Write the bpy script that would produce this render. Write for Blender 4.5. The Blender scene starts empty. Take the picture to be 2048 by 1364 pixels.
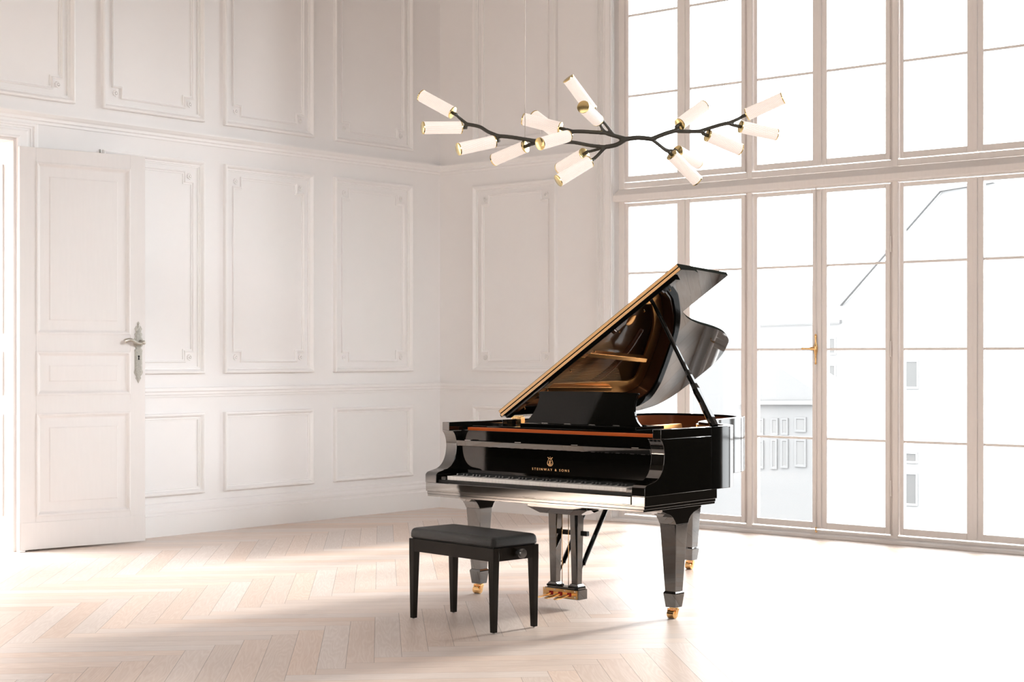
import bpy, bmesh, math, random
from mathutils import Vector, Matrix
random.seed(7)
C = bpy.context.scene.collection
scene = bpy.context.scene
R = math.radians

# ------------------------------------------------------------------ helpers
class MB:
    def __init__(s): s.v = []; s.f = []; s.m = []
    def add(s, vs, fs, mi=0):
        b = len(s.v); s.v += [tuple(p) for p in vs]
        for f in fs: s.f.append([b+i for i in f]); s.m.append(mi)
        return s
    def box(s, x0, x1, y0, y1, z0, z1, mi=0):
        x0, x1 = sorted((x0, x1)); y0, y1 = sorted((y0, y1)); z0, z1 = sorted((z0, z1))
        return s.add([(x0,y0,z0),(x1,y0,z0),(x1,y1,z0),(x0,y1,z0),(x0,y0,z1),(x1,y0,z1),(x1,y1,z1),(x0,y1,z1)],
            [(0,3,2,1),(4,5,6,7),(0,1,5,4),(1,2,6,5),(2,3,7,6),(3,0,4,7)], mi)
    def prism(s, poly, ax, a0, a1, mi=0):
        n = len(poly)
        def P(p, a):
            return (a,p[0],p[1]) if ax == 'x' else (p[0],a,p[1]) if ax == 'y' else (p[0],p[1],a)
        vs = [P(p, a0) for p in poly] + [P(p, a1) for p in poly]
        return s.add(vs, [list(range(n))[::-1], list(range(n, 2*n))] + [(i, (i+1) % n, n+(i+1) % n, n+i) for i in range(n)], mi)
    def loft(s, rings, caps=True, mi=0):
        n = len(rings[0]); vs = [p for r in rings for p in r]; fs = []
        for k in range(len(rings)-1):
            for i in range(n):
                j = (i+1) % n
                fs.append((k*n+i, k*n+j, (k+1)*n+j, (k+1)*n+i))
        if caps: fs += [list(range(n))[::-1], list(range((len(rings)-1)*n, len(rings)*n))]
        return s.add(vs, fs, mi)
    def frustum(s, cx, cy, z0, w0, d0, z1, w1, d1, mi=0):
        r = lambda z, w, d: [(cx-w/2,cy-d/2,z),(cx+w/2,cy-d/2,z),(cx+w/2,cy+d/2,z),(cx-w/2,cy+d/2,z)]
        return s.loft([r(z0,w0,d0), r(z1,w1,d1)], True, mi)
    def tube(s, pts, rad, n=12, mi=0, caps=True):
        pts = [Vector(p) for p in pts]; rings = []
        if not isinstance(rad, (list, tuple)): rad = [rad]*len(pts)
        up = None
        for i, p in enumerate(pts):
            t = (pts[min(i+1, len(pts)-1)] - pts[max(i-1, 0)]).normalized()
            if up is None:
                up = Vector((0,0,1)) if abs(t.z) < .9 else Vector((1,0,0))
            a = (up - t*up.dot(t)).normalized(); up = a; b = t.cross(a)
            rings.append([p + (a*math.cos(q)+b*math.sin(q))*rad[i] for q in [2*math.pi*k/n for k in range(n)]])
        return s.loft(rings, caps, mi)
    def lathe(s, c, axis, prof, n=24, mi=0):
        c = Vector(c); t = Vector(axis).normalized()
        up = Vector((0,0,1)) if abs(t.z) < .9 else Vector((1,0,0))
        a = (up - t*up.dot(t)).normalized(); b = t.cross(a)
        rings = [[c + t*h + (a*math.cos(q)+b*math.sin(q))*max(r,1e-5) for q in [2*math.pi*k/n for k in range(n)]] for r, h in prof]
        return s.loft(rings, True, mi)
    def moulding(s, path, prof, fn, closed=True, mi=0):
        """sweep a profile [(inset, height)] round a mitred 2-D polygon; fn(u, v, h) -> point"""
        n = len(path); rings = []
        area = sum(path[i][0]*path[(i+1)%n][1]-path[(i+1)%n][0]*path[i][1] for i in range(n))
        sg = 1 if area > 0 else -1
        nor = []
        for i in range(n):
            dx = path[(i+1)%n][0]-path[i][0]; dy = path[(i+1)%n][1]-path[i][1]; l = math.hypot(dx, dy)
            nor.append((-dy/l*sg, dx/l*sg))
        for off, h in prof:
            ring = []
            for i in range(n):
                a, b = nor[i-1], nor[i]; k = 1+a[0]*b[0]+a[1]*b[1]
                ring.append(fn(path[i][0]+(a[0]+b[0])/k*off, path[i][1]+(a[1]+b[1])/k*off, h))
            rings.append(ring)
        return s.loft(rings, False, mi)
    def scaled(s, k): s.v = [(x*k, y*k, z*k) for x, y, z in s.v]; return s
    def build(s, name, mat, parent=None, kind=None, bevel=0, smooth=False, seg=2, world=None, auto=None):
        me = bpy.data.meshes.new(name); me.from_pydata(s.v, [], s.f)
        for m in (mat if isinstance(mat, (list, tuple)) else [mat]): me.materials.append(m)
        for p, mi in zip(me.polygons, s.m): p.material_index = mi
        bm = bmesh.new(); bm.from_mesh(me); bmesh.ops.recalc_face_normals(bm, faces=bm.faces)
        if smooth or auto:
            for f in bm.faces: f.smooth = True
            if auto:
                for e in bm.edges:
                    if len(e.link_faces) == 2 and e.calc_face_angle(0) > R(auto): e.smooth = False
        bm.to_mesh(me); bm.free(); me.update()
        o = bpy.data.objects.new(name, me); C.objects.link(o)
        if parent: o.parent = parent
        if kind: o['kind'] = kind
        if bevel:
            b = o.modifiers.new('bevel', 'BEVEL'); b.width = bevel; b.segments = seg; b.limit_method = 'ANGLE'; b.angle_limit = R(40)
        return o

def empty(name, loc=(0,0,0), rz=0, label=None, cat=None, group=None, kind=None, parent=None):
    o = bpy.data.objects.new(name, None); C.objects.link(o); o.location = loc; o.rotation_euler = (0,0,rz)
    if label: o['label'] = label
    if cat: o['category'] = cat
    if group: o['group'] = group
    if kind: o['kind'] = kind
    if parent: o.parent = parent
    return o

def catmull(pts, n=6):
    P = [Vector(p) for p in pts]; out = []
    for i in range(len(P)-1):
        a, b, c, d = P[max(i-1,0)], P[i], P[i+1], P[min(i+2,len(P)-1)]
        for k in range(n):
            t = k/n
            out.append(.5*((2*b)+(c-a)*t+(2*a-5*b+4*c-d)*t*t+(3*b-a-3*c+d)*t**3))
    out.append(P[-1]); return out

# ------------------------------------------------------------------ materials
def mat(name, col=(.8,.8,.8), rough=.5, metal=0, spec=.5, ior=1.5, coat=0, coat_rough=.03, emit=None, estr=0, sheen=0):
    m = bpy.data.materials.new(name); m.use_nodes = True; p = m.node_tree.nodes['Principled BSDF']
    p.inputs['Base Color'].default_value = (*col, 1); p.inputs['Roughness'].default_value = rough
    p.inputs['Metallic'].default_value = metal; p.inputs['Specular IOR Level'].default_value = spec
    p.inputs['IOR'].default_value = ior; p.inputs['Coat Weight'].default_value = coat; p.inputs['Coat Roughness'].default_value = coat_rough
    if emit: p.inputs['Emission Color'].default_value = (*emit, 1); p.inputs['Emission Strength'].default_value = estr
    if sheen: p.inputs['Sheen Weight'].default_value = sheen; p.inputs['Sheen Roughness'].default_value = .4
    return m
def N(m, t, **kw):
    n = m.node_tree.nodes.new(t)
    for k, v in kw.items(): setattr(n, k, v)
    return n
def link(m, a, b): m.node_tree.links.new(a, b)
def math_(m, op, a, b=None, c=None):
    n = N(m, 'ShaderNodeMath', operation=op)
    for i, x in enumerate((a, b, c)):
        if x is None: continue
        if isinstance(x, (int, float)): n.inputs[i].default_value = x
        else: link(m, x, n.inputs[i])
    return n.outputs[0]
def bumpy(m, scale=(60,60,60), strength=.1, dist=.002, detail=4, tex='ShaderNodeTexNoise', coltint=0):
    p = m.node_tree.nodes['Principled BSDF']; tc = N(m, 'ShaderNodeTexCoord'); mp = N(m, 'ShaderNodeMapping')
    mp.inputs['Scale'].default_value = scale; link(m, tc.outputs['Object'], mp.inputs['Vector'])
    t = N(m, tex); t.inputs['Scale'].default_value = 1
    if tex == 'ShaderNodeTexNoise': t.inputs['Detail'].default_value = detail
    link(m, mp.outputs[0], t.inputs['Vector'])
    b = N(m, 'ShaderNodeBump'); b.inputs['Strength'].default_value = strength; b.inputs['Distance'].default_value = dist
    out = t.outputs['Fac'] if tex == 'ShaderNodeTexNoise' else t.outputs['Distance']
    link(m, out, b.inputs['Height']); link(m, b.outputs[0], p.inputs['Normal'])
    if coltint:
        c = p.inputs['Base Color'].default_value[:3]
        mx = N(m, 'ShaderNodeMix', data_type='RGBA'); mx.inputs[6].default_value = (*[x*(1-coltint) for x in c], 1)
        mx.inputs[7].default_value = (*[min(1, x*(1+coltint*.3)) for x in c], 1)
        link(m, out, mx.inputs[0]); link(m, mx.outputs[2], p.inputs['Base Color'])
    return m

WALLC = (.845, .832, .828)
M_wall = bumpy(mat('wall_paint', WALLC, .55, spec=.3), (7,7,7), .05, .003, 5, coltint=.02)
M_trim = mat('trim_paint', (.85,.838,.832), .38, spec=.45)
M_win = bumpy(mat('window_paint', (.86,.825,.80), .4, spec=.45), (50,50,9), .12, .003, 5, coltint=.06)
M_door = bumpy(mat('door_paint', (.715,.69,.68), .42, spec=.4), (45,45,5), .18, .003, 6, coltint=.04)
M_dark = mat('dim_room_dark', (.05,.042,.035), .85)  # dimness of the unlit, unseen room end put into the colour
M_ceil = mat('ceiling_paint', (.66,.63,.61), .8)
M_black = mat('piano_lacquer', (.003,.003,.0025), .03, spec=.38, ior=1.5)
M_case = mat('piano_case_lacquer', (.0045,.0042,.0035), .03, ior=2.45, spec=.5)
M_lid = mat('piano_lid_lacquer', (.003,.003,.0025), .025, ior=1.49, spec=.5)
M_lidside = mat('lid_side_lacquer', (.012,.013,.011), .45, spec=.0)
M_rim = mat('piano_rim_lacquer', (.004,.004,.0035), .07, spec=.12)
M_pin = mat('pin_block_felt', (.62,.12,.02), .55, spec=.2)
M_matteblack = mat('matte_black', (.006,.006,.005), .5)
M_brass = mat('polished_brass', (.95,.60,.27), .16, 1)
M_bronze = mat('bronze_plate', (.92,.42,.12), .32, .85)
M_sboard = mat('soundboard_wood', (.62,.23,.06), .28, spec=.6, coat=.5)
M_rimin = mat('inner_rim_wood', (.20,.055,.02), .15, spec=.6, coat=.6)
M_lidedge = bumpy(mat('lid_edge_veneer', (.95,.58,.27), .25, spec=.6, coat=.6), (3,90,90), .03, .001, 3, coltint=.15)
M_ivory = mat('key_white', (.93,.915,.89), .25, coat=.4)
M_ebony = mat('key_black', (.035,.037,.037), .2, ior=2.2)
M_red = mat('red_felt', (.36,.01,.01), .9)
M_felt = mat('dark_felt', (.03,.025,.02), .9)
M_steel = mat('steel', (.62,.62,.60), .22, 1)
M_string = mat('copper_string', (.55,.36,.2), .3, 1)
M_gold = mat('gold_inlay_glow', (.95,.60,.30), .35, .6, emit=(.9,.5,.22), estr=.08)  # faint glow put into the inlay, which is no lamp
M_bench = bumpy(mat('bench_satin_black', (.007,.0052,.0035), .22, spec=.25), (80,80,6), .04, .001, 3)
M_leather = bumpy(mat('bench_leather', (.0085,.0085,.0078), 0.38, spec=.36), (430,430,430), .8, .0016, 2, tex='ShaderNodeTexVoronoi')
M_antique = bumpy(mat('antique_silver', (.60,.57,.51), .36, .9), (90,90,90), .35, .002, 5, coltint=.45)
M_blackhole = mat('keyhole_black', (.002,.002,.002), .9)
M_lamparm = mat('dark_bronze_arm', (.040,.036,.028), .36, .35, spec=.6)
M_goldcap = mat('brushed_gold_cap', (.78,.62,.30), .22, 1)
M_cable = mat('cable_grey', (.62,.58,.54), .5)
M_lamp = mat('lamp_glass_ridge', (.4,.37,.35), .35, emit=(1,.885,.82), estr=.30)
M_lampg = mat('lamp_glass_shaded_groove', (.3,.22,.17), .5, emit=(.95,.74,.61), estr=.235)  # shade between the ribs put into a darker, dimmer glass copy
M_lampw = mat('lamp_inner_disc', (.9,.85,.8), .3, emit=(1,.9,.8), estr=1.0)

def glass_mat():
    m = bpy.data.materials.new('window_glass'); m.use_nodes = True; nt = m.node_tree; nt.nodes.clear()
    o = N(m, 'ShaderNodeOutputMaterial'); mx = N(m, 'ShaderNodeMixShader'); t = N(m, 'ShaderNodeBsdfTransparent'); g = N(m, 'ShaderNodeBsdfGlossy')
    g.inputs['Roughness'].default_value = .02; f = N(m, 'ShaderNodeFresnel'); f.inputs['IOR'].default_value = 1.35
    t.inputs['Color'].default_value = (.985,.99,.985,1)
    link(m, f.outputs[0], mx.inputs[0]); link(m, t.outputs[0], mx.inputs[1]); link(m, g.outputs[0], mx.inputs[2]); link(m, mx.outputs[0], o.inputs[0])
    return m
M_glass = glass_mat()

def floor_mat():
    m = mat('herringbone_oak', (.7,.6,.5), .40, spec=.5); p = m.node_tree.nodes['Principled BSDF']
    W = .1290; NN = 9
    geo = N(m, 'ShaderNodeTexCoord'); sp = N(m, 'ShaderNodeSeparateXYZ'); link(m, geo.outputs['Object'], sp.inputs[0])
    X, Y = sp.outputs[0], sp.outputs[1]; k = 1/math.sqrt(2)
    a = math_(m, 'DIVIDE', math_(m, 'SUBTRACT', math_(m, 'MULTIPLY', math_(m, 'ADD', X, Y), k), -7.714), W)
    b = math_(m, 'DIVIDE', math_(m, 'SUBTRACT', math_(m, 'MULTIPLY', math_(m, 'SUBTRACT', Y, X), k), .711), W)
    i = math_(m, 'FLOOR', b); fb = math_(m, 'SUBTRACT', b, i)
    A = math_(m, 'ADD', a, i)
    q = math_(m, 'FLOOR', math_(m, 'DIVIDE', A, 2*NN)); t = math_(m, 'SUBTRACT', A, math_(m, 'MULTIPLY', q, 2*NN))
    vert = math_(m, 'LESS_THAN', t, NN)
    # horizontal planks
    r = math_(m, 'FLOOR', a); fa = math_(m, 'SUBTRACT', a, r)
    ri = math_(m, 'ADD', r, i); q2 = math_(m, 'FLOOR', math_(m, 'DIVIDE', ri, 2*NN))
    kk = math_(m, 'SUBTRACT', math_(m, 'SUBTRACT', ri, math_(m, 'MULTIPLY', q2, 2*NN)), NN)
    along_h = math_(m, 'ADD', kk, fb)
    def mixf(x, y): # vert ? x : y
        n = N(m, 'ShaderNodeMix', data_type='FLOAT'); link(m, vert, n.inputs[0])
        link(m, y, n.inputs[2]); link(m, x, n.inputs[3]); return n.outputs[0]
    along = mixf(t, along_h); across = mixf(fb, fa)
    id1 = mixf(i, math_(m, 'ADD', r, 131.5)); id2 = mixf(q, math_(m, 'ADD', q2, 57.5))
    cid = N(m, 'ShaderNodeCombineXYZ'); link(m, id1, cid.inputs[0]); link(m, id2, cid.inputs[1])
    wn = N(m, 'ShaderNodeTexWhiteNoise', noise_dimensions='3D'); link(m, cid.outputs[0], wn.inputs['Vector'])
    # seams
    e1 = math_(m, 'MINIMUM', across, math_(m, 'SUBTRACT', 1, across))
    e2 = math_(m, 'MINIMUM', along, math_(m, 'SUBTRACT', NN, along))
    seam = math_(m, 'LESS_THAN', math_(m, 'MINIMUM', e1, e2), .0085)
    # grain: cathedral figure, stretched along the plank with a random offset
    cv = N(m, 'ShaderNodeCombineXYZ')
    link(m, math_(m, 'ADD', math_(m, 'MULTIPLY', along, .10), math_(m, 'MULTIPLY', wn.outputs['Value'], 57)), cv.inputs[0])
    link(m, math_(m, 'ADD', math_(m, 'MULTIPLY', across, 1.0), math_(m, 'MULTIPLY', wn.outputs['Value'], 31)), cv.inputs[1])
    n1 = N(m, 'ShaderNodeTexNoise'); n1.inputs['Scale'].default_value = 1.15; n1.inputs['Detail'].default_value = 2; link(m, cv.outputs[0], n1.inputs['Vector'])
    rings = math_(m, 'FRACT', math_(m, 'MULTIPLY', n1.outputs['Fac'], 17))
    rings = math_(m, 'POWER', math_(m, 'ABSOLUTE', math_(m, 'SUBTRACT', math_(m, 'MULTIPLY', rings, 2), 1)), 1.6)
    cv2 = N(m, 'ShaderNodeCombineXYZ')
    link(m, math_(m, 'MULTIPLY', along, 1.2), cv2.inputs[0]); link(m, math_(m, 'MULTIPLY', across, 34), cv2.inputs[1]); link(m, wn.outputs['Value'], cv2.inputs[2])
    n2 = N(m, 'ShaderNodeTexNoise'); n2.inputs['Scale'].default_value = 1; n2.inputs['Detail'].default_value = 4; link(m, cv2.outputs[0], n2.inputs['Vector'])
    g = math_(m, 'ADD', math_(m, 'MULTIPLY', rings, .34), math_(m, 'MULTIPLY', n2.outputs['Fac'], .75))
    cr = N(m, 'ShaderNodeValToRGB'); cr.color_ramp.elements[0].color = FLOOR_LO; cr.color_ramp.elements[1].color = FLOOR_HI
    cr.color_ramp.elements[0].position = .1; cr.color_ramp.elements[1].position = 1
    link(m, g, cr.inputs[0])
    hv = N(m, 'ShaderNodeHueSaturation'); link(m, cr.outputs[0], hv.inputs['Color'])
    link(m, math_(m, 'ADD', .93, math_(m, 'MULTIPLY', wn.outputs['Value'], .13)), hv.inputs['Value'])
    sc = N(m, 'ShaderNodeSeparateColor'); link(m, wn.outputs['Color'], sc.inputs[0])
    link(m, math_(m, 'ADD', .70, math_(m, 'MULTIPLY', sc.outputs[1], .6)), hv.inputs['Saturation'])
    mx = N(m, 'ShaderNodeMix', data_type='RGBA'); link(m, math_(m, 'MULTIPLY', seam, .85), mx.inputs[0]); link(m, hv.outputs[0], mx.inputs[6]); mx.inputs[7].default_value = (.20,.145,.11,1)
    link(m, mx.outputs[2], p.inputs['Base Color'])
    bp = N(m, 'ShaderNodeBump'); bp.inputs['Strength'].default_value = .12; bp.inputs['Distance'].default_value = .002
    link(m, math_(m, 'SUBTRACT', n2.outputs['Fac'], math_(m, 'MULTIPLY', seam, 2)), bp.inputs['Height']); link(m, bp.outputs[0], p.inputs['Normal'])
    return m
FLOOR_LO = (.66,.54,.465,1); FLOOR_HI = (.83,.73,.66,1)
M_floor = floor_mat()

# ------------------------------------------------------------------ room shell  (corner at 0,0; left wall on y=0, window wall on x=0)
CEIL = 5.8; XB = -14.0; YB = -14.0; WT = .35
S = 'structure'
MB().box(XB, .04, YB, 6, -.12, 0).build('floor', M_floor, kind=S)
MB().box(-8.0, WT, YB-.2, 6.2, CEIL, CEIL+.15).build('ceiling', M_ceil, kind=S)
MB().box(XB-.2, -8.0, YB-.2, 6.2, CEIL, CEIL+.15).build('ceiling_rear', M_dark, kind=S)  # unseen ceiling end coloured dark so the music desk reflects less
# left wall with the doorway
DX0, DX1, DZ = -5.80, -4.50, 2.985
w = MB(); w.box(DX1, .35, 0, WT+.15, 0, CEIL); w.box(DX0, DX1, 0, WT+.15, DZ, CEIL); w.box(-8.7, DX0, 0, WT+.15, 0, CEIL)
w.build('wall_left', M_wall, kind=S)
MB().box(XB-.2, XB, YB, 6, 0, CEIL).build('wall_rear', M_dark, kind=S)
MB().box(XB, WT, YB-.2, YB, 0, CEIL).build('wall_near', M_wall, kind=S)
MB().box(XB, -8.7, 6, 6.2, 0, CEIL).build('wall_far', M_dark, kind=S)  # unseen back of the alcove added for dark lacquer reflections
MB().box(-8.75, -8.7, WT+.15, 6, 0, CEIL).build('wall_added_alcove', M_dark, kind=S)  # side of the unseen alcove, added to keep the fallboard's reflection dark
# window wall
NP = 4; Y0 = -2.011; PER = 1.28; YE = -2.04-PER*NP-.03; WTOP = 5.14
w = MB(); w.box(0, WT, Y0, 0, 0, CEIL); w.box(0, WT, YE, Y0, WTOP, CEIL)
w.build('wall_right', M_wall, kind=S)
MB().box(0, WT, YB, YE, 0, CEIL).build('wall_window_end', M_dark, kind=S)  # unseen wall end coloured dark to dim the piano side's reflection
# hallway behind the doorway
h = MB(); h.box(-8.65, -2.4, 3.6, 3.75, 0, CEIL); h.box(-2.55, -2.4, WT+.15, 3.6, 0, CEIL); h.box(-8.65, -8.5, WT+.15, 3.6, 0, CEIL)
h.build('wall_hall', M_wall, kind=S)

left = lambda u, v, hh: (u, -hh, v)        # on the left wall
right = lambda u, v, hh: (-hh, u, v)       # on the window wall
PROF_OUT = [(0,0),(0,.031),(.005,.037),(.014,.039),(.022,.034),(.030,.022),(.034,.016),(.044,.016),(.047,.010),(.055,.010),(.055,0)]
PROF_IN = [(0,0),(0,.014),(.005,.018),(.012,.014),(.015,.008),(.024,.008),(.025,0)]
tn = [0]
def trim_name():
    tn[0] += 1; return 'trim_%d' % tn[0]
def rosette(c, fn, parent):
    m = MB(); u, v = c
    for k in range(9):
        a = 2*math.pi*k/9
        cu, cv = u+.0185*math.cos(a), v+.0185*math.sin(a)
        ring = [fn(cu+.0085*math.cos(b), cv+.0085*math.sin(b), 0) for b in [2*math.pi*j/8 for j in range(8)]]
        ring2 = [fn(cu+.0062*math.cos(b), cv+.0062*math.sin(b), .010) for b in [2*math.pi*j/8 for j in range(8)]]
        m.loft([ring, ring2])
    r1 = [fn(u+.0105*math.cos(b), v+.0105*math.sin(b), 0) for b in [2*math.pi*j/12 for j in range(12)]]
    r2 = [fn(u+.007*math.cos(b), v+.007*math.sin(b), .014) for b in [2*math.pi*j/12 for j in range(12)]]
    m.loft([r1, r2]); m.build('rosette', M_trim, parent)
def wall_panel(u0, u1, z0, z1, fn, inner=True, what=''):
    u0, u1 = sorted((u0, u1))
    e = empty(trim_name(), kind=S)
    MB().moulding([(u0,z0),(u1,z0),(u1,z1),(u0,z1)], PROF_OUT, fn).build('outer_moulding', M_trim, e)
    if inner:
        a0, a1, b0, b1 = u0+.097, u1-.097, z0+.088, z1-.088; q = .081
        path = [(a0+q,b0),(a1-q,b0),(a1-q,b0+q),(a1,b0+q),(a1,b1-q),(a1-q,b1-q),(a1-q,b1),(a0+q,b1),(a0+q,b1-q),(a0,b1-q),(a0,b0+q),(a0+q,b0+q)]
        MB().moulding(path, PROF_IN, fn).build('inner_moulding', M_trim, e)
        for cu in (a0+.036, a1-.036):
            for cv in (b0+.040, b1-.040): rosette((cu, cv), fn, e)
    return e
for (a, b) in ((-1.368,-.391), (-2.591,-1.616), (-3.767,-2.797)):
    wall_panel(a, b, 3.288, 5.42, left); wall_panel(a, b, 1.273, 2.971, left); wall_panel(a, b, .317, .959, left, False)
wall_panel(-5.06, -4.012, 3.288, 5.42, left)
wall_panel(-1.413, -.43, 3.288, 5.42, right); wall_panel(-1.413, -.43, 1.273, 2.971, right); wall_panel(-1.413, -.43, .317, .959, right, False)
# rails and skirting (profiles: out, z)
UP = [(0,3.105),(.012,3.105),(.014,3.125),(.026,3.130),(.028,3.150),(.040,3.160),(.055,3.178),(.055,3.188),(0,3.188)]
CH = [(0,1.086),(.010,1.086),(.014,1.104),(.024,1.108),(.026,1.126),(.036,1.136),(.036,1.158),(.030,1.163),(0,1.163)]
SK = [(0,0),(.034,0),(.034,.158),(.024,.166),(.024,.182),(.028,.190),(.028,.206),(.018,.226),(.018,.240),(.012,.252),(0,.258)]
def run_left(prof, x0, x1): return MB().prism([(-a, z) for a, z in prof], 'x', x0, x1)
def run_right(prof, y0, y1): return MB().prism([(-a, z) for a, z in prof], 'y', y0, y1)
CX0 = -4.318; YC = -1.861
run_left(UP, -8.7, 0).build(trim_name(), M_trim, kind=S); run_right(UP, YC, 0).build(trim_name(), M_trim, kind=S)
run_left(CH, CX0, 0).build(trim_name(), M_trim, kind=S); run_right(CH, YC, 0).build(trim_name(), M_trim, kind=S)
run_left(SK, CX0, 0).build('baseboard_left', M_trim, kind=S); run_right(SK, YC, 0).build('baseboard_right', M_trim, kind=S)
run_left(SK, -8.7, DX0-.18).build('baseboard_door_side', M_trim, kind=S)
# fluted casing beside the window
m = MB(); m.box(-.020, 0, -1.861, -1.995, 0, CEIL); m.box(-.030, 0, -1.861, -1.876, 0, CEIL)
for yy in (-1.884, -1.899, -1.914): m.box(-.026, 0, yy, yy-.009, 0, CEIL)
m.box(-.026, 0, -1.930, -1.946, 0, CEIL); m.box(-.014, 0, -1.946, -2.008, 0, CEIL)
m.build(trim_name(), M_trim, kind=S, bevel=.002, seg=1)

# door casing: stepped architrave on the room side, panelled jamb inside
ARCH = [(0,0),(0,.014),(.016,.020),(.034,.020),(.040,.010),(.058,.010),(.064,.004),(.082,.004),(.088,.017),(.100,.021),(.150,.021),(.168,.030),(.180,.030),(.180,0)]
path = [(DX0,0.0),(DX1,0.0),(DX1,DZ),(DX0,DZ)]
m = MB(); rings = []
for off, hh in reversed([(.0,0)]+ARCH+[(.18,-.02)]):
    o = .180-off; rings.append([left(DX1+.180-off, 0, .004+hh), left(DX1+.180-off, DZ+(.180-off)*.66, .004+hh), left(DX0-.180+off, DZ+(.180-off)*.66, .004+hh), left(DX0-.180+off, 0, .004+hh)])
n = 4; vs = [p for r in rings for p in r]; fs = []
for k in range(len(rings)-1):
    for i in range(3): fs.append((k*4+i, k*4+i+1, (k+1)*4+i+1, (k+1)*4+i))
m.add(vs, fs); dc = m.build(trim_name(), M_trim, kind=S)
jamb = empty(trim_name(), kind=S)
m = MB(); m.box(DX1-.02, DX1, -.01, WT+.15, 0, DZ); m.box(DX0, DX0+.02, -.01, WT+.15, 0, DZ); m.box(DX0+.02, DX1-.02, -.01, WT+.15, DZ-.02, DZ)
m.build('jamb_lining', M_door, jamb)
jf = lambda u, v, hh: (DX1-.02-hh, u, v)
for z0, z1 in ((1.574,2.80),(1.125,1.445),(.25,.99)):
    MB().moulding([(.115,z0),(.43,z0),(.43,z1),(.115,z1)], [(0,0),(0,.012),(.02,.014),(.04,.004),(.042,0)], jf).build('jamb_panel', M_door, jamb)

# ------------------------------------------------------------------ open door leaf
ang = math.atan2(-.1792, .9838)
door = empty('door_1', (-4.473-.0345, -.02-.05, 0), ang, 'white painted panelled door standing open against the left wall', 'door', kind=S)
DL, DT = .982, .032; b = .012; top = 2.921
fz = lambda u, v, hh: (u, -hh, v)
m = MB(); m.box(.10,.88, .010, DT-.010, b+.05, top-.05)
for u0, u1 in ((0,.124),(.860,DL)): m.box(u0, u1, 0, DT, b, top)
for z0, z1 in ((2.818,top),(1.445,1.571),(.993,1.125),(b,.248)): m.box(.124,.860, 0, DT, z0, z1)
m.build('door_leaf', M_door, door, bevel=.0015, seg=1)
for z0, z1, f0, f1 in ((1.571,2.818,1.682,2.698),(1.125,1.445,1.220,1.346),(.248,.993,.366,.878)):
    pm = MB().moulding([(.124,z0),(.860,z0),(.860,z1),(.124,z1)], [(-.002,-.001),(-.002,.005),(.006,.008),(.014,.006),(.026,-.006),(.034,-.010)], fz)
    pm.build('panel_moulding', M_door, door)
    MB().moulding([(.158,z0+.034),(.826,z0+.034),(.826,z1-.034),(.158,z1-.034)], [(0,-.010),(.0,-.0095),(.060,-.0055),(.066,-.005),(.073,-.0005),(.1,-.0005)], fz).box(.245,.739,.0002,.009,f0+.015,f1-.015).build('raised_panel', M_door, door)
MB().box(.008,DL, -.006, 0, b+.002, .209).build('kick_board', M_door, door, bevel=.002)
MB().box(.0,.04, -.006, DT, .003, b).build('pivot_shoe', M_trim, door)
MB().box(.613,.629, .004, .020, top, top+.028).build('bolt_tip', M_steel, door, bevel=.002)
# back plate, lever handle, keyhole
half = [(0,1.672),(.008,1.664),(.010,1.655),(.005,1.646),(.020,1.635),(.030,1.618),(.024,1.602),(.022,1.592),(.032,1.576),(.028,1.566),(.026,1.556),(.040,1.530),(.043,1.515),(.036,1.490),(.024,1.480),(.022,1.470),(.034,1.456),(.030,1.440),(.0305,1.310),(.036,1.296),(.036,1.285),(.028,1.270),(.017,1.258),(.023,1.243),(.016,1.235),(.010,1.224),(.004,1.212),(0,1.206)]
def plate(k, y0, y1, sz):
    zc = 1.44
    pts = [(.925+u*k, zc+(z-zc)*sz) for u, z in half] + [(.925-u*k, zc+(z-zc)*sz) for u, z in reversed(half[1:-1])]
    return MB().prism(pts, 'y', y0, y1)
pl = plate(1, -.005, 0, 1).build('back_plate', M_antique, door, bevel=.0015)
plate(.70, -.0085, -.005, .93).build('raised_plate', M_antique, pl, bevel=.0015)
hm = MB(); pts = catmull([(.936,-.055,1.512),(.918,-.058,1.507),(.893,-.060,1.508),(.868,-.060,1.518),(.845,-.060,1.529),(.822,-.059,1.532),(.800,-.057,1.527),(.788,-.055,1.518)], 5)
hm.tube(pts, [.0105+.0075*(i/len(pts))**1.4 if i < len(pts)-2 else .012 for i in range(len(pts))], 12)
hm.lathe((.940,-.008,1.513), (0,-1,0), [(.018,0),(.020,.006),(.011,.012),(.010,.040),(.015,.046),(.0165,.056),(.012,.064),(.004,.066)], 20)
hm.build('door_handle', M_antique, door, smooth=True)
km = MB(); km.lathe((.925,-.0086,1.409), (0,-1,0), [(.0075,0),(.0075,.0008)], 16); km.prism([(.9215,1.405),(.9285,1.405),(.9315,1.383),(.9185,1.383)], 'y', -.0093, -.0086)
km.build('keyhole', M_blackhole, door)

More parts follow.
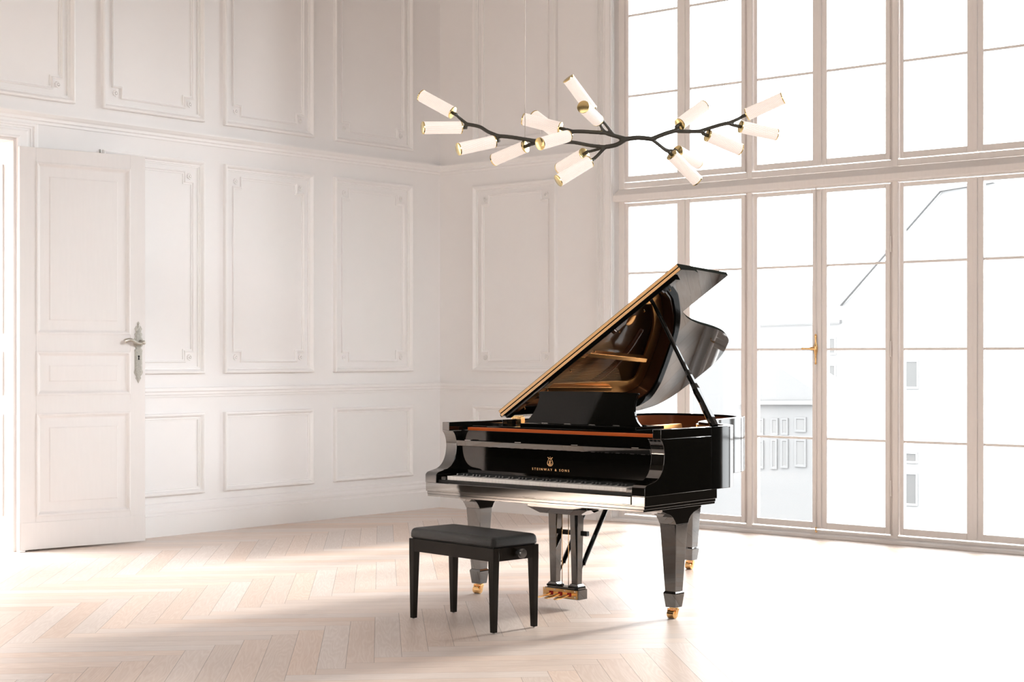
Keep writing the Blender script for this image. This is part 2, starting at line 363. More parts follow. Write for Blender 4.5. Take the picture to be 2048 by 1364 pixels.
# ------------------------------------------------------------------ windows
FX = .09; SX = .11; SXB = .16
def sash(win, ya, yb, z0, z1, gl, gr, gz0, gz1, munt, name='casement'):
    m = MB(); m.box(SX,SXB, ya, gl, z0, z1); m.box(SX,SXB, gr, yb, z0, z1); m.box(SX,SXB, gl, gr, z0, gz0); m.box(SX,SXB, gl, gr, gz1, z1)
    for z in munt: m.box(SX+.008,SX+.034, gl, gr, z-.009, z+.009)
    o = m.build(name, M_win, win, bevel=.004, seg=2)
    MB().box(.128, .131, gl+.002, gr-.002, gz0-.002, gz1+.002).build('glass_pane', M_glass, o)
    return o
wn_ = [0]
for k in range(NP):
    yp = -2.04-PER*k
    for lower in (False, True):
        wn_[0] += 1
        win = empty('window_%d' % wn_[0], kind=S)
        z0, z1, g0, g1, mu = (.061,2.720,.111,2.69,(.766,1.465,2.120)) if lower else (2.903,5.075,2.951,5.02,(3.638,4.328))
        s1 = sash(win, yp-.027, yp-.641, z0, z1, yp-.057, yp-.561, g0, g1, mu)
        s2 = sash(win, yp-.645, yp-1.225, z0, z1, yp-.687, yp-1.187, g0, g1, mu)
        MB().box(SX-.008, SX, yp-.607, yp-.643, z0+.02, z1-.02).build('meeting_strip', M_win, win, bevel=.003)
        if lower and k in (1,):
            for hz in (.41, 1.465, 2.26):
                MB().lathe((SX-.004, yp-1.236, hz-.055), (0,0,1), [(.003,-.006),(.006,0),(.006,.11),(.003,.116)], 10).build('hinge', M_win, s2, smooth=True)
                MB().lathe((SX-.004, yp-.012, hz-.055), (0,0,1), [(.003,-.006),(.006,0),(.006,.11),(.003,.116)], 10).build('hinge', M_win, s1, smooth=True)
            yr = yp-.600
            rod = MB().lathe((SX-.012, yr, .07), (0,0,1), [(.005,0),(.005,2.70)], 10).build('bolt_rod', M_win, win, smooth=True)
            for hz, up in ((2.765, 1), (.045, -1)):
                hk = MB(); hk.lathe((SX-.014, yr, hz-.03), (0,0,1), [(.004,0),(.011,.006),(.006,.012),(.005,.045),(.011,.052),(.004,.058)], 12)
                hk.tube([(SX-.014,yr,hz+.025*up),(SX-.030,yr-.012,hz+.02*up),(SX-.030,yr-.02,hz+.0*up)], .004, 8)
                hk.build('bolt_hook', M_brass, win, smooth=True)
            hd = MB(); hd.lathe((SX-.016, yr, 1.345), (0,0,1), [(.003,0),(.010,.008),(.006,.022),(.009,.05),(.008,.07),(.014,.10),(.017,.125),(.014,.15),(.008,.17),(.008,.205),(.011,.222),(.007,.235),(.003,.24)], 14)
            hd.lathe((SX-.02, yr, 1.470), (-.35,1,0), [(.010,0),(.015,.012),(.016,.03),(.009,.045),(.0075,.05),(.0065,.085),(.0085,.095),(.009,.103),(.005,.11)], 14)
            hd.build('window_handle', M_brass, win, smooth=True)
# posts, frame and transom
m = MB()
for k in range(NP+1):
    yp = -2.04-PER*k
    y0, y1 = (Y0, yp-.029) if k == 0 else (yp+.022, yp-.021)
    if k == NP: y0, y1 = yp+.022, YE
    m.box(FX, .18, y0, y1, 0, WTOP)
    if 0 < k: m.box(.132, .18, yp+.062, yp, 0, WTOP)
m.build(trim_name(), M_win, kind=S, bevel=.003)
m = MB(); m.box(FX+.004,.18, Y0, YE, 2.845, 2.894); m.box(FX+.004,.18, Y0, YE, 5.08, WTOP); m.box(FX+.004,.18, Y0, YE, 0.0, .052); m.box(FX+.004,.18,Y0,YE,2.728,2.76)
m.build(trim_name(), M_win, kind=S, bevel=.002)
MB().prism([(FX+.02,2.734),(.012,2.728),(.004,2.738),(.004,2.782),(.012,2.789),(FX,2.842),(FX+.02,2.842)], 'y', Y0, YE).build(trim_name(), M_win, kind=S, bevel=.002)
MB().prism([(FX+.02,0),(-.012,0),(-.012,.022),(-.004,.028),(FX,.034),(FX+.02,.034)], 'y', Y0+.006, YE).build(trim_name(), M_trim, kind=S, bevel=.003)

# ------------------------------------------------------------------ grand piano (local units: d from the keyboard front, y to the bass side, z up)
K = 1.0406
PR = (-10.9654+K*(-4.50+10.9654), -10.1875+K*(-4.818+10.1875), 0)
piano = empty('grand_piano', PR, 0, 'black lacquered grand piano with its lid propped open by the windows', 'piano')
def PB(mb, name, mat_, parent=None, **kw): return mb.scaled(K).build(name, mat_, parent or piano, **kw)
YL, YR = .748, -.749; XD = lambda X: X+4.50
LID = [(-3.85,1.516),(-3.722,1.516),(-3.66,1.496),(-3.61,1.462),(-3.551,1.397),(-3.487,1.299),(-3.411,1.185),(-3.379,1.149),(-3.313,1.106),(-3.199,1.057),(-3.047,1.015),(-2.889,.984),(-2.742,.951),(-2.626,.912),(-2.505,.849),(-2.452,.799),(-2.374,.701),(-2.325,.60),(-2.305,.50),(-2.297,.363),(-2.296,.287),(-2.302,.183),(-2.345,.086),(-2.417,.035),(-2.52,.004),(-2.7,.0)]
def smooth2(pts, n=4): return [(p.x, p.y) for p in catmull([(a, b, 0) for a, b in pts], n)]
lidline = smooth2(LID[1:], 4)
# plan polygon of the outer rim: the lid outline drawn in by 1.5 cm
def inset(line, d):
    out = []
    for i, p in enumerate(line):
        a = line[max(i-1,0)]; b = line[min(i+1,len(line)-1)]; dx, dy = b[0]-a[0], b[1]-a[1]; l = math.hypot(dx, dy) or 1
        out.append((p[0]+dy/l*d, p[1]-dx/l*d))
    return out
plan = [(XD(X), YL-s) for X, s in lidline]     # local d, y : treble bend -> tail -> bass side
rim_o = inset(plan, -.017) ; 
# make sure the inset goes inwards
cx = 1.1
def rim_strip(off0, off1, z0, z1, dstart):
    o = [(dstart, YR+off0)] + inset(plan, SGN*(.017+off0)) + [(dstart, YL-off0)]
    i = [(dstart, YR+off1)] + inset(plan, SGN*(.017+off1)) + [(dstart, YL-off1)]
    n = len(o); vs = [(a,b,z0) for a,b in o]+[(a,b,z1) for a,b in o]+[(a,b,z1) for a,b in i]+[(a,b,z0) for a,b in i]
    fs = []
    for k in range(n-1):
        fs += [(k,k+1,n+k+1,n+k),(n+k,n+k+1,2*n+k+1,2*n+k),(2*n+k,2*n+k+1,3*n+k+1,3*n+k),(3*n+k,3*n+k+1,k+1,k)]
    fs += [(0,n,2*n,3*n),(n-1,4*n-1,3*n-1,2*n-1)]
    return MB().add(vs, fs)
t1 = inset(plan, .02); SGN = 1 if t1[len(t1)//2][0] < plan[len(plan)//2][0] else -1
PB(rim_strip(0,.050,.655,.985,.60), 'case_rim', M_rim, bevel=.0025, auto=35)
PB(rim_strip(.050,.062,.70,.972,.72), 'inner_rim', M_rimin, auto=35)
# arms with the scrolled front
arm = [(.60,.655),(.0,.655),(.0,.697),(.004,.703),(.017,.712),(.05,.719),(.085,.726),(.105,.734),(.125,.746),(.145,.768),(.159,.795),(.167,.828),(.169,.868),(.160,.905),(.146,.928),(.136,.936),(.136,.985),(.60,.985)]
arm = arm[:3] + smooth2(arm[3:15], 3) + arm[15:]
lowarm = [p for p in arm if p[1] < .937] + [(.60,.937)]
for ys, nm in ((YL, 'arm'), (YR, 'arm')):
    sg = 1 if ys > 0 else -1
    am = MB().prism(lowarm, 'y', ys, ys-sg*.082, 1); am.m[0] = am.m[1] = 0; k0 = len(am.m)
    am.prism([(.139,.9372),(.139,.985),(.60,.985),(.60,.9372)], 'y', ys, ys-sg*.052, 1); am.m[k0] = am.m[k0+1] = 0
    PB(am, nm, [M_black, M_case], bevel=.002, auto=35)
# keybed, key slip, blocks
m = MB(); m.box(.002,.655, YR+.002, YL-.002, .606, .655); m.box(.006,.650, YR+.008, YL-.008, .590, .606); m.box(.004,.650, YR+.012, YL-.012, .578, .590)
PB(m, 'keybed', M_case, bevel=.0015)
PB(MB().box(-.004,.024, YR+.084, YL-.084, .612,.654), 'key_slip', M_case, bevel=.002)
PB(MB().box(.016,.032, YR+.084, YL-.084, .655,.671), 'key_slip_rail', M_matteblack, bevel=.001)
for ys, sg in ((YL-.083,-1),(YR+.083,1)):
    PB(MB().box(.022,.185, ys, sg*(-.0)+(.613 if sg < 0 else -.618), .655,.689), 'key_block', M_black, bevel=.002)
# keys
ky0, kw = .610, 1.225/52
def copy(o, dy):
    c = o.copy(); C.objects.link(c); c.parent = o.parent; c.location = (0, dy*K, 0); return c
wk = PB(MB().box(.030,.185, ky0-kw+.0005, ky0-.0005, .672,.694), 'white_key', M_ivory, bevel=.0012, seg=2)
for i in range(1, 52): copy(wk, -i*kw)
bk0 = PB(MB().loft([[(.082,ky0-kw-.0063,.690),(.185,ky0-kw-.0063,.690),(.185,ky0-kw+.0063,.690),(.082,ky0-kw+.0063,.690)],
                   [(.088,ky0-kw-.0052,.706),(.185,ky0-kw-.0052,.706),(.185,ky0-kw+.0052,.706),(.088,ky0-kw+.0052,.706)]]), 'black_key', M_ebony, bevel=.0012)
for i in range(1, 51):
    if 'ABCDEFG'[i % 7] in 'ACDFG': copy(bk0, -i*kw)
# fallboard with lettering, its top lip, hinges and the rail behind
ya, yb = YR+.083, YL-.083
fb = PB(MB().prism([(.188,.690),(.188,.700),(.194,.72),(.194,.852),(.212,.852),(.212,.690)], 'y', ya, yb), 'fallboard', M_black, bevel=.001)
PB(MB().prism([(.163,.884),(.210,.884),(.210,.853),(.170,.853)], 'y', ya, yb), 'fallboard_lip', M_case, bevel=.002)
for hy in (.585,.22,-.17,-.565):
    PB(MB().box(.170,.176, hy-.022, hy+.022, .884,.888), 'fallboard_hinge', M_steel, bevel=.0008)
PB(MB().box(.205,.222, ya, yb, .884,.940), 'lock_rail', M_black, bevel=.0015)
tx = bpy.data.curves.new('name_text', 'FONT'); tx.body = 'STEINWAY & SONS'; tx.size = .0175*K*1.02; tx.align_x = 'CENTER'; tx.space_character = 1.62; tx.extrude = .0004
to = bpy.data.objects.new('name_text', tx); C.objects.link(to); bpy.context.view_layer.update()
me = bpy.data.meshes.new_from_object(to.evaluated_get(bpy.context.evaluated_depsgraph_get())); C.objects.unlink(to); bpy.data.objects.remove(to)
wd = max(v.co.x for v in me.vertices)-min(v.co.x for v in me.vertices); me.transform(Matrix.Scale(.255*K/wd, 4, (1,0,0)))
me.materials.append(M_gold)
lt = bpy.data.objects.new('lettering', me); C.objects.link(lt); lt.parent = fb
lt.rotation_euler = (R(90),0,R(-90)); lt.location = (.1935*K, (4.818-4.8085)*K, .7405*K)
# lyre emblem
def em(pts, r): return [(.1935, .0115-u, .768+v) for u, v in pts], r
lm = MB()
for sg in (1,-1):
    p = catmull([(.1930,.0115-sg*u,.766+v) for u, v in ((.0045,.001),(.0125,.004),(.0180,.011),(.0180,.019),(.0130,.030),(.0090,.039),(.0105,.044),(.0155,.045))], 5)
    lm.tube(p, .0013, 6)
    lm.tube(catmull([(.1930,.0115-sg*u,.766+v) for u, v in ((.002,.010),(.008,.014),(.0125,.010),(.010,.006),(.006,.008))], 4), .0010, 6)
    lm.lathe((.1936,.0115-sg*.0150,.766+.0455), (-1,0,0), [(.0022,0),(.0018,.001)], 10)
lm.tube([(.1930,.0115-.010,.807),(.1930,.0115+.010,.807)], .0011, 6); lm.box(.1925,.1937,.0115-.0085,.0115+.0085,.7655,.7682)
lm.lathe((.1936,.0115,.8135), (-1,0,0), [(.0022,0),(.0018,.001)], 10)
lm.tube(catmull([(.1930,.0115-u,.766+v) for u, v in ((0,.010),(-.004,.017),(-.0055,.024),(0,.029),(.0045,.023),(.0005,.018),(-.003,.023),(.001,.033),(.002,.038))], 5), .0011, 6)
lm.tube([(.1930,.0115,.767),(.1930,.0115,.778)], .0018, 6)
lm.scaled(K).build('emblem', M_gold, fb)
# music shelf and desk
PB(MB().box(.300,.640, -.665,.665, .944,.962).box(.40,.66, -.405,.395, .962,.979), 'music_shelf', M_black, bevel=.002)
half = [(.0,.190),(.20,.189),(.320,.186),(.341,.184),(.343,.176),(.338,.165),(.333,.14),(.335,.11),(.343,.08),(.357,.05),(.375,.025),(.400,.004),(.402,0)]
half = half[:4] + smooth2(half[4:], 3)
dk = [(u, v) for u, v in half] + [(-u, v) for u, v in reversed(half)]
rk = [[], []]
for u, v in dk:
    for t_, q in ((0, 0), (1, .016)): rk[t_].append((.440+v*.33+q, -.004+u, .981+v*.945))
PB(MB().loft(rk), 'music_desk', M_black, bevel=.002)
for hy in (.245,.085,-.085,-.250): PB(MB().box(.432,.440, hy-.021, hy+.021, .9795,.984), 'desk_hinge', M_steel, bevel=.0008)
# interior: pin block, plate, soundboard, bridge, dampers, strings
inner = inset(plan, SGN*(.017+.064))
sb = [(.24, YR+.064)] + inner + [(.24, YL-.064)]
PB(MB().prism(sb, 'z', .79,.80), 'soundboard', M_sboard)
o_ = [(.26, YR+.066)] + inset(plan, SGN*.084) + [(.26, YL-.066)]; i_ = [(.60, YR+.15)] + inset(plan, SGN*.165) + [(.60, YL-.15)]
n = len(o_); vs = [(a,b,.872) for a,b in o_]+[(a,b,.890) for a,b in o_]+[(a,b,.886) for a,b in i_]+[(a,b,.872) for a,b in i_]
fs = []
for k_ in range(n-1): fs += [(k_,k_+1,n+k_+1,n+k_),(n+k_,n+k_+1,2*n+k_+1,2*n+k_),(2*n+k_,2*n+k_+1,3*n+k_+1,3*n+k_),(3*n+k_,3*n+k_+1,k_+1,k_)]
pm = MB().add(vs, fs); pm.box(.235,.60, YR+.066, YL-.066, .874,.892); pass
for (a0,b0,a1,b1,w_) in ((.58,.33,2.02,.42,.022),(.58,.02,1.80,-.02,.020),(.58,-.30,1.38,-.30,.020),(.58,.60,1.75,.62,.020)):
    pm.loft([[(a0,b0-w_,.885),(a0,b0+w_,.885),(a0,b0+w_*.6,.925),(a0,b0-w_*.6,.925)],[(a1,b1-w_,.885),(a1,b1+w_,.885),(a1,b1+w_*.6,.925),(a1,b1-w_*.6,.925)]])
for q in range(4):
    cxh, cyh = .95+.28*q, .50-.02*q
    pm.lathe((1.25+.16*q, -.40+.18*q, .872), (0,0,1), [(.05,0),(.05,.016),(.035,.018)], 20)
PB(MB().box(.258,.290, YR+.086, YL-.086, .895,.9535), 'pin_block', M_pin)
PB(pm, 'iron_plate', M_bronze, bevel=.003, auto=40)
br = smooth2([(.66,-.60),(.80,-.42),(.95,-.25),(1.15,-.05),(1.40,.12),(1.62,.22)], 6)
PB(MB().tube([(a,b,.865) for a,b in br], .018, 8), 'treble_bridge', M_rimin, smooth=True)
PB(MB().tube([(a,b,.868) for a,b in smooth2([(1.55,.62),(1.72,.52),(1.86,.36),(1.92,.22)],6)], .018, 8), 'bass_bridge', M_rimin, smooth=True)
PB(MB().box(.66,.70, -.62,.64, .893,.899), 'felt_strip', M_red)
dm = PB(MB().box(.70,.765, .600,.6085, .893,.915), 'damper', M_matteblack, bevel=.001)
for q in range(1, 66): copy(dm, -q*.0178)
st = MB()
for q in range(120):
    y0 = .62-q*.0104; L = 1.20*(1-q/120)**1.05+.10
    st.tube([(.55, y0, .889),(.68+L, y0+(.06*(1-q/120)), .884)], .0009, 4)
so = PB(st, 'strings', M_string); so['kind'] = 'stuff'
# lid
LA = R(32.9); hy, hz = YL, .9925
def L3(X, s, h): return (XD(X), hy - s*math.cos(LA)+h*math.sin(LA)*1.0, hz + s*math.sin(LA)+h*math.cos(LA))
def L3(X, s, h):   # h along the lid's upper normal
    return (XD(X), hy - s*math.cos(LA) + h*math.sin(LA), hz + s*math.sin(LA) + h*math.cos(LA))
poly = [(-3.85,.0),(-3.85,1.516)] + lidline
def slab(poly, h0, h1, mi_front, bev=.003):
    n = len(poly); m = MB(); lo = [L3(X,s,h0) for X,s in poly]; hi = [L3(X,s,h1) for X,s in poly]
    m.add(lo+hi, [list(range(n)), list(range(n,2*n))])
    for i in range(n):
        j = (i+1) % n; front = abs(poly[i][0]-poly[j][0]) < 1e-6 and poly[i][0] == mi_front
        m.add([lo[i],lo[j],hi[j],hi[i]], [(0,1,2,3)], 1)
    return m
def weld(o, d=.0002):
    bm = bmesh.new(); bm.from_mesh(o.data); bmesh.ops.remove_doubles(bm, verts=bm.verts, dist=d); bmesh.ops.recalc_face_normals(bm, faces=bm.faces); bm.to_mesh(o.data); bm.free()
lid = PB(slab(poly, .004, .023, 99), 'lid', [M_lid, M_lidside]); weld(lid)
fl = PB(slab([(-3.85,.004),(-3.85,1.512),(-3.305,1.468),(-3.305,.004)], .026, .047, 99), 'lid_flap', [M_lid, M_lidside]); weld(fl)
for h0, h1, par, s1_ in ((.0065,.0215,lid,1.513),(.0285,.0445,fl,1.509)):
    MB().loft([[L3(X,s_,h_) for s_, h_ in ((.006,h0),(s1_,h0),(s1_,h1),(.006,h1))] for X in (-3.8512,-3.849)]).scaled(K).build('edge_veneer', M_lidedge, par)
em_ = MB()
em_.loft([[L3(X,s,h) for s,h in ((.02,.004),(1.45,.004),(1.45,-.014),(.02,-.014))] for X in (-3.835,-3.79)])
PB(em_, 'lid_rail', M_black, bevel=.002)
for q in range(7):
    s_ = .12+q*.205
    a = Vector(L3(-3.765,s_,.004)); b_ = Vector(L3(-3.765,s_,-.016))
    PB(MB().tube([a, b_], .0045, 8), 'lid_pin', M_brass)
for X in (-3.70,-2.95):
    PB(MB().tube([(XD(X)-.05,YL+.004,.9915),(XD(X)+.05,YL+.004,.9915)], .007, 10), 'lid_hinge', M_brass)
PB(MB().box(.704,.738,YL-.106,YL-.070,.958,.996), 'hinge_plate', M_brass, bevel=.0015)
# lid prop
pt = Vector(L3(-3.742, 1.205, .004)); pb = Vector((.690, YR+.040, .983))
ax = (pt-pb); ln = ax.length; ax.normalize(); sx = Vector((1,0,0)); sx = (sx-ax*sx.dot(ax)).normalized(); sy = ax.cross(sx)
pr = MB(); rings = []
for t_, w_, d_ in ((0,.024,.018),(.06,.030,.019),(.12,.029,.019),(.19,.021,.017),(.26,.027,.017),(.29,.026,.017),(.33,.020,.015),(.40,.0185,.014),(.44,.0135,.012),(.70,.0125,.011),(1,.009,.009)):
    c = pb+ax*ln*t_; rings.append([c+sx*w_+sy*d_*.4, c+sx*w_*.5+sy*d_, c-sx*w_*.5+sy*d_, c-sx*w_+sy*d_*.4, c-sx*w_-sy*d_*.4, c-sx*w_*.5-sy*d_, c+sx*w_*.5-sy*d_, c+sx*w_-sy*d_*.4])
pr.loft(rings); PB(pr, 'lid_prop', M_black, bevel=.001)
PB(MB().lathe((.62, YR+.075, .955), (0,0,1), [(.022,0),(.022,.022),(.014,.026)], 16), 'prop_socket', M_brass, smooth=False)
# legs
def leg(cx, cy):
    # bracket: concave flare on all sides
    m = MB(); prof = [(.578,.178),(.566,.178),(.556,.150),(.545,.110),(.530,.084),(.512,.068),(.495,.058),(.490,.055)]
    m.loft([[(cx-w_,cy-.052,z),(cx+w_,cy-.052,z),(cx+w_,cy+.052,z),(cx-w_,cy+.052,z)] for z, w_ in prof])
    lo = PB(m, 'leg', M_case, bevel=.0015)
    q = MB(); q.frustum(cx, cy, .140, .066,.066, .490, .104,.104); q.scaled(K).build('leg_shaft', M_case, lo, bevel=.002)
    f = MB(); s_ = lambda z, w_: [(cx-w_,cy-w_,z),(cx+w_,cy-w_,z),(cx+w_,cy+w_,z),(cx-w_,cy+w_,z)]
    f.loft([s_(.058,.0305), s_(.129,.0395), s_(.134,.0385), s_(.141,.0335)]); f.scaled(K).build('leg_foot', M_case, lo, bevel=.0012)
    c = MB(); c.lathe((cx,cy,.058), (0,0,-1), [(.024,0),(.024,.006),(.018,.010)], 20)
    for sg in (-1,1): c.loft([[(cx-.016,cy+sg*.026-.0025,.052),(cx+.010,cy+sg*.026-.0025,.052),(cx+.010,cy+sg*.026+.0025,.052),(cx-.016,cy+sg*.026+.0025,.052)],[(cx-.022,cy+sg*.026-.0025,.022),(cx-.006,cy+sg*.026-.0025,.020),(cx-.006,cy+sg*.026+.0025,.020),(cx-.022,cy+sg*.026+.0025,.022)]])
    c.box(cx-.016,cx+.010,cy-.026,cy+.026,.046,.051)
    c.scaled(K).build('caster_fork', M_brass, lo, bevel=.001)
    wv = MB(); wv.lathe((cx-.014,cy-.0225,.0225), (0,1,0), [(.006,-.004),(.009,-.003),(.012,0),(.0185,0),(.0225,.003),(.0225,.042),(.0185,.045),(.012,.045),(.009,.048),(.006,.049)], 28)
    wv.scaled(K).build('caster_wheel', M_brass, lo, auto=30)
leg(.378, -.662); leg(.378, .682); leg(2.03, .345)
# pedal lyre
PB(MB().loft([[(.235,-.205,.578),(.385,-.205,.578),(.385,.205,.578),(.235,.205,.578)],[(.235,-.205,.536),(.385,-.205,.536),(.385,.205,.536),(.235,.205,.536)],[(.262,-.130,.504),(.365,-.130,.504),(.365,.140,.504),(.262,.140,.504)]]), 'lyre_block', M_case, bevel=.0015)
for cy in (.079,-.069):
    m = MB(); m.frustum(.322, cy, .128,.040,.040, .505,.054,.054); m.frustum(.322, cy, .108,.070,.070, .118,.066,.066); m.frustum(.322, cy, .118,.062,.062, .130,.048,.048)
    PB(m, 'lyre_pillar', M_case, bevel=.0015)
PB(MB().box(.292,.358, -.104,.112, .100,.109).box(.286,.362, -.110,.124, .047,.1005), 'pedal_box', M_case, bevel=.002)
pp = PB(MB().box(.281,.2865, -.103,.132, .051,.098), 'pedal_plate', M_brass, bevel=.001)
for sy_, sz_ in ((.118,.0905),(.049,.0905),(-.020,.0905),(-.089,.0905),(.118,.059),(-.089,.059)):
    MB().lathe((.281,sy_,sz_), (-1,0,0), [(.0042,0),(.0042,.0012),(.002,.002)], 10).scaled(K).build('screw', M_steel, pp)
for py in (.075,.012,-.050):
    PB(MB().box(.276,.281, py-.011, py+.011, .062,.082), 'pedal_felt', M_red)
    pts = catmull([(.30,py,.072),(.255,py+.001,.070),(.215,py+.002,.064),(.180,py+.003,.062),(.160,py+.003,.062)], 5)
    q = MB(); rings = []
    for i_, p in enumerate(pts):
        f_ = i_/(len(pts)-1); w_ = .006+.008*f_ if f_ < .9 else .010; rings.append([p+Vector((0,w_,-.004)),p+Vector((0,w_,.003)),p+Vector((0,-w_,.003)),p+Vector((0,-w_,-.004))])
    PB(q.loft(rings), 'pedal', M_brass, bevel=.0015)
for ry in (.034,-.010): PB(MB().tube([(.325,ry,.108),(.325,ry,.545)], .0022, 8), 'pedal_rod', M_brass, smooth=True)
for ry in (.075,-.062):
    a = Vector((.345,ry,.170)); b_ = Vector((.640,ry,.575)); PB(MB().tube([a, a+(b_-a)*.13, a+(b_-a)*.14, a+(b_-a)*.16, b_], [.006,.006,.015,.0135,.0135], 8), 'lyre_brace', M_black)
PB(MB().box(.350,.372, -.115,.105, .385,.410), 'lyre_crossbar', M_matteblack, bevel=.001)

# ------------------------------------------------------------------ bench
bc = Vector((-4.6645,-4.5705,0)); ba = math.atan2(-.6265, -.0725)   # long axis A->B
bench = empty('piano_bench', bc, ba, 'low black piano bench with leather cushion in front of the keyboard', 'bench')
BL, BW = .632, .279   # leg centre spacing at the floor
hx_, hy_ = BL/2+.010, BW/2+.010
for sx_ in (-1,1):
    for sy_ in (-1,1):
        ox, oy = sx_*(hx_+.010), sy_*(hy_+.010)
        def sq(z, w_, g=0): return [(ox-sx_*g,oy-sy_*g,z),(ox-sx_*(g+w_),oy-sy_*g,z),(ox-sx_*(g+w_),oy-sy_*(g+w_),z),(ox-sx_*g,oy-sy_*(g+w_),z)]
        lg = MB().loft([sq(.006,.027,.004), sq(.366,.041,.0), sq(.434,.041,0)]).build('leg', M_bench, bench, bevel=.0015)
        MB().lathe((ox-sx_*.0175,oy-sy_*.0175,0), (0,0,1), [(.006,0),(.007,.006)], 12).build('glide', M_steel, lg)
for sy_ in (-1,1):
    y_ = sy_*(hy_+.0090); MB().box(-hx_+.03,hx_-.03, y_, y_-sy_*.022, .366,.434).build('apron', M_bench, bench, bevel=.0012)
for sx_ in (-1,1):
    x_ = sx_*(hx_+.0090); MB().box(x_, x_-sx_*.022, -hy_+.03,hy_-.03, .366,.434).build('apron', M_bench, bench, bevel=.0012)
MB().box(-hx_+.004,hx_-.004,-hy_+.004,hy_-.004,.420,.438).build('seat_board', M_matteblack, bench)
cm = MB(); cu = []
for z, g in ((.4375,.006),(.439,.001),(.446,-.001),(.460,-.001),(.474,.0015),(.482,.005),(.4875,.011),(.4905,.020),(.4915,.036),(.4920,.075)):
    a, b_ = hx_+.008-g, hy_+.008-g; r_ = max(.010, .022-g*.2); ring = []
    for qx, qy, a0 in ((1,1,0),(-1,1,90),(-1,-1,180),(1,-1,270)):
        for k_ in range(6):
            t_ = R(a0+k_*18); ring.append((qx*(a-r_)+r_*math.cos(t_), qy*(b_-r_)+r_*math.sin(t_), z))
    cu.append(ring)
cm.loft(cu); cm.build('cushion', M_leather, bench, smooth=True)
MB().lathe((hx_+.008, .006, .402), (1,0,0), [(.012,0),(.012,.020),(.022,.022),(.0245,.028),(.0245,.046),(.021,.052),(.001,.053)], 28).build('knob', M_ebony, bench, auto=35)

# ------------------------------------------------------------------ branching chandelier
CAM = Vector((-10.9654,-10.1875,1.41)); A = R(40.31)
FW = Vector((math.cos(A),math.sin(A),0)); RT = Vector((math.sin(A),-math.cos(A),0))
CD = 9.5; SC = CD/3193.0
ch_o = CAM + FW*CD + RT*(1203-1024)*SC
ch_o.z = 1.41 + (712.5-275)*SC
chand = empty('chandelier', ch_o, A-R(90), 'dark branching chandelier with seventeen ribbed tube lights hanging over the piano', 'chandelier')
def q3(x, y, dz=0): return Vector(((x-1203)*SC, dz, (275-y)*SC))   # local: x along the fitting, y away, z up
LT, RTUBE = .240, .0365
tubes = [(840.5,186.6,905.8,225.8,1),(846.4,259.5,922.6,255.1,-1),(917.5,302.8,988.6,283,-1),(987,314.5,1051,293,1),(1047.1,234.7,1121.2,256.7,1),(1069,222.3,1119,267,1),
 (1078.7,294.8,1135.8,272.1,-1),(1135.9,157.2,1184.5,218,-1),(1162.6,226.5,1194,242,-1),(1121.2,327.8,1169.6,305.1,1),(1115.3,364.5,1179.8,322.7,-1),
 (1413.2,204.9,1358.9,248.9,1),(1562.7,200.5,1493.8,229.1,-1),(1556.9,265.8,1480.6,253.3,1),(1485,295.1,1414.6,270.9,1),(1405.8,316.4,1356.7,301,1),(1398.5,358.9,1342.8,309,1)]
inner_dz = {5:.05, 7:.05, 9:.06, 8:-.03, 15:.05}
arms = []
def tubegeom(t): 
    x0,y0,x1,y1,s_ = t; l = math.hypot(x1-x0,y1-y0)*SC; return s_*math.sqrt(max(LT*LT-l*l, .0004))
# one ribbed shade (axis +z), copied for every tube
NR = 38
def ring(z, rr):
    out = []
    for k_ in range(NR):
        for f_, r_ in ((.10,1),(.37,1.012),(.64,1),(.78,.965)):
            a = 2*math.pi*(k_+f_)/NR; out.append((rr*r_*math.cos(a), rr*r_*math.sin(a), z))
    return out
sm = MB(); r0, r1 = ring(.006,RTUBE), ring(LT-.006,RTUBE); n = len(r0)
for i in range(n):
    j = (i+1) % n; sm.add([r0[i],r0[j],r1[j],r1[i]], [(0,1,2,3)], 0 if i % 4 in (0,1) else 1)
sm.add(r0+r1, [list(range(n))[::-1], list(range(n,2*n))], 1)
shade0 = sm.build('tube_light', [M_lamp, M_lampg], chand)
capo = MB().lathe((0,0,LT-.007), (0,0,1), [(RTUBE*.97,0),(RTUBE*1.03,.0005),(RTUBE*1.03,.007),(RTUBE*.98,.008),(.001,.008)], 40).build('end_cap', M_goldcap, shade0, auto=30)
capi = MB().lathe((0,0,-.001), (0,0,1), [(.001,0),(RTUBE*.98,0),(RTUBE*1.03,.001),(RTUBE*1.03,.007),(RTUBE*.97,.0075)], 40).build('end_cap', M_goldcap, shade0, auto=30)
stem = MB().lathe((0,0,-.035), (0,0,1), [(.0105,0),(.0105,.035)], 16).build('stem', M_lamparm, shade0, smooth=True)
inner = []
for k_, t in enumerate(tubes):
    dzi = inner_dz.get(k_, 0.0); pi = q3(t[2], t[3], dzi); po = q3(t[0], t[1], dzi+tubegeom(t)); inner.append(pi)
    d_ = (po-pi).normalized()
    if k_ == 0: o = shade0
    else:
        o = shade0.copy(); C.objects.link(o); o.parent = chand
        for c in (capo, capi, stem):
            c2 = c.copy(); C.objects.link(c2); c2.parent = o
    o.location = pi; o.rotation_euler = d_.to_track_quat('Z', 'Y').to_euler()
    inner[k_] = pi - d_*.03
def P(x, y, dz=0): return q3(x, y, dz)
J0=P(1253,278); J1=P(1303,278); J2=P(1212,266); J3=P(1146,263); J4=P(1211,294); J5=P(997,272); J6=P(935,248.5); J7=P(1348,262); J8=P(1400,262.5); J9=P(1455,246.5); J10=P(1078,283)
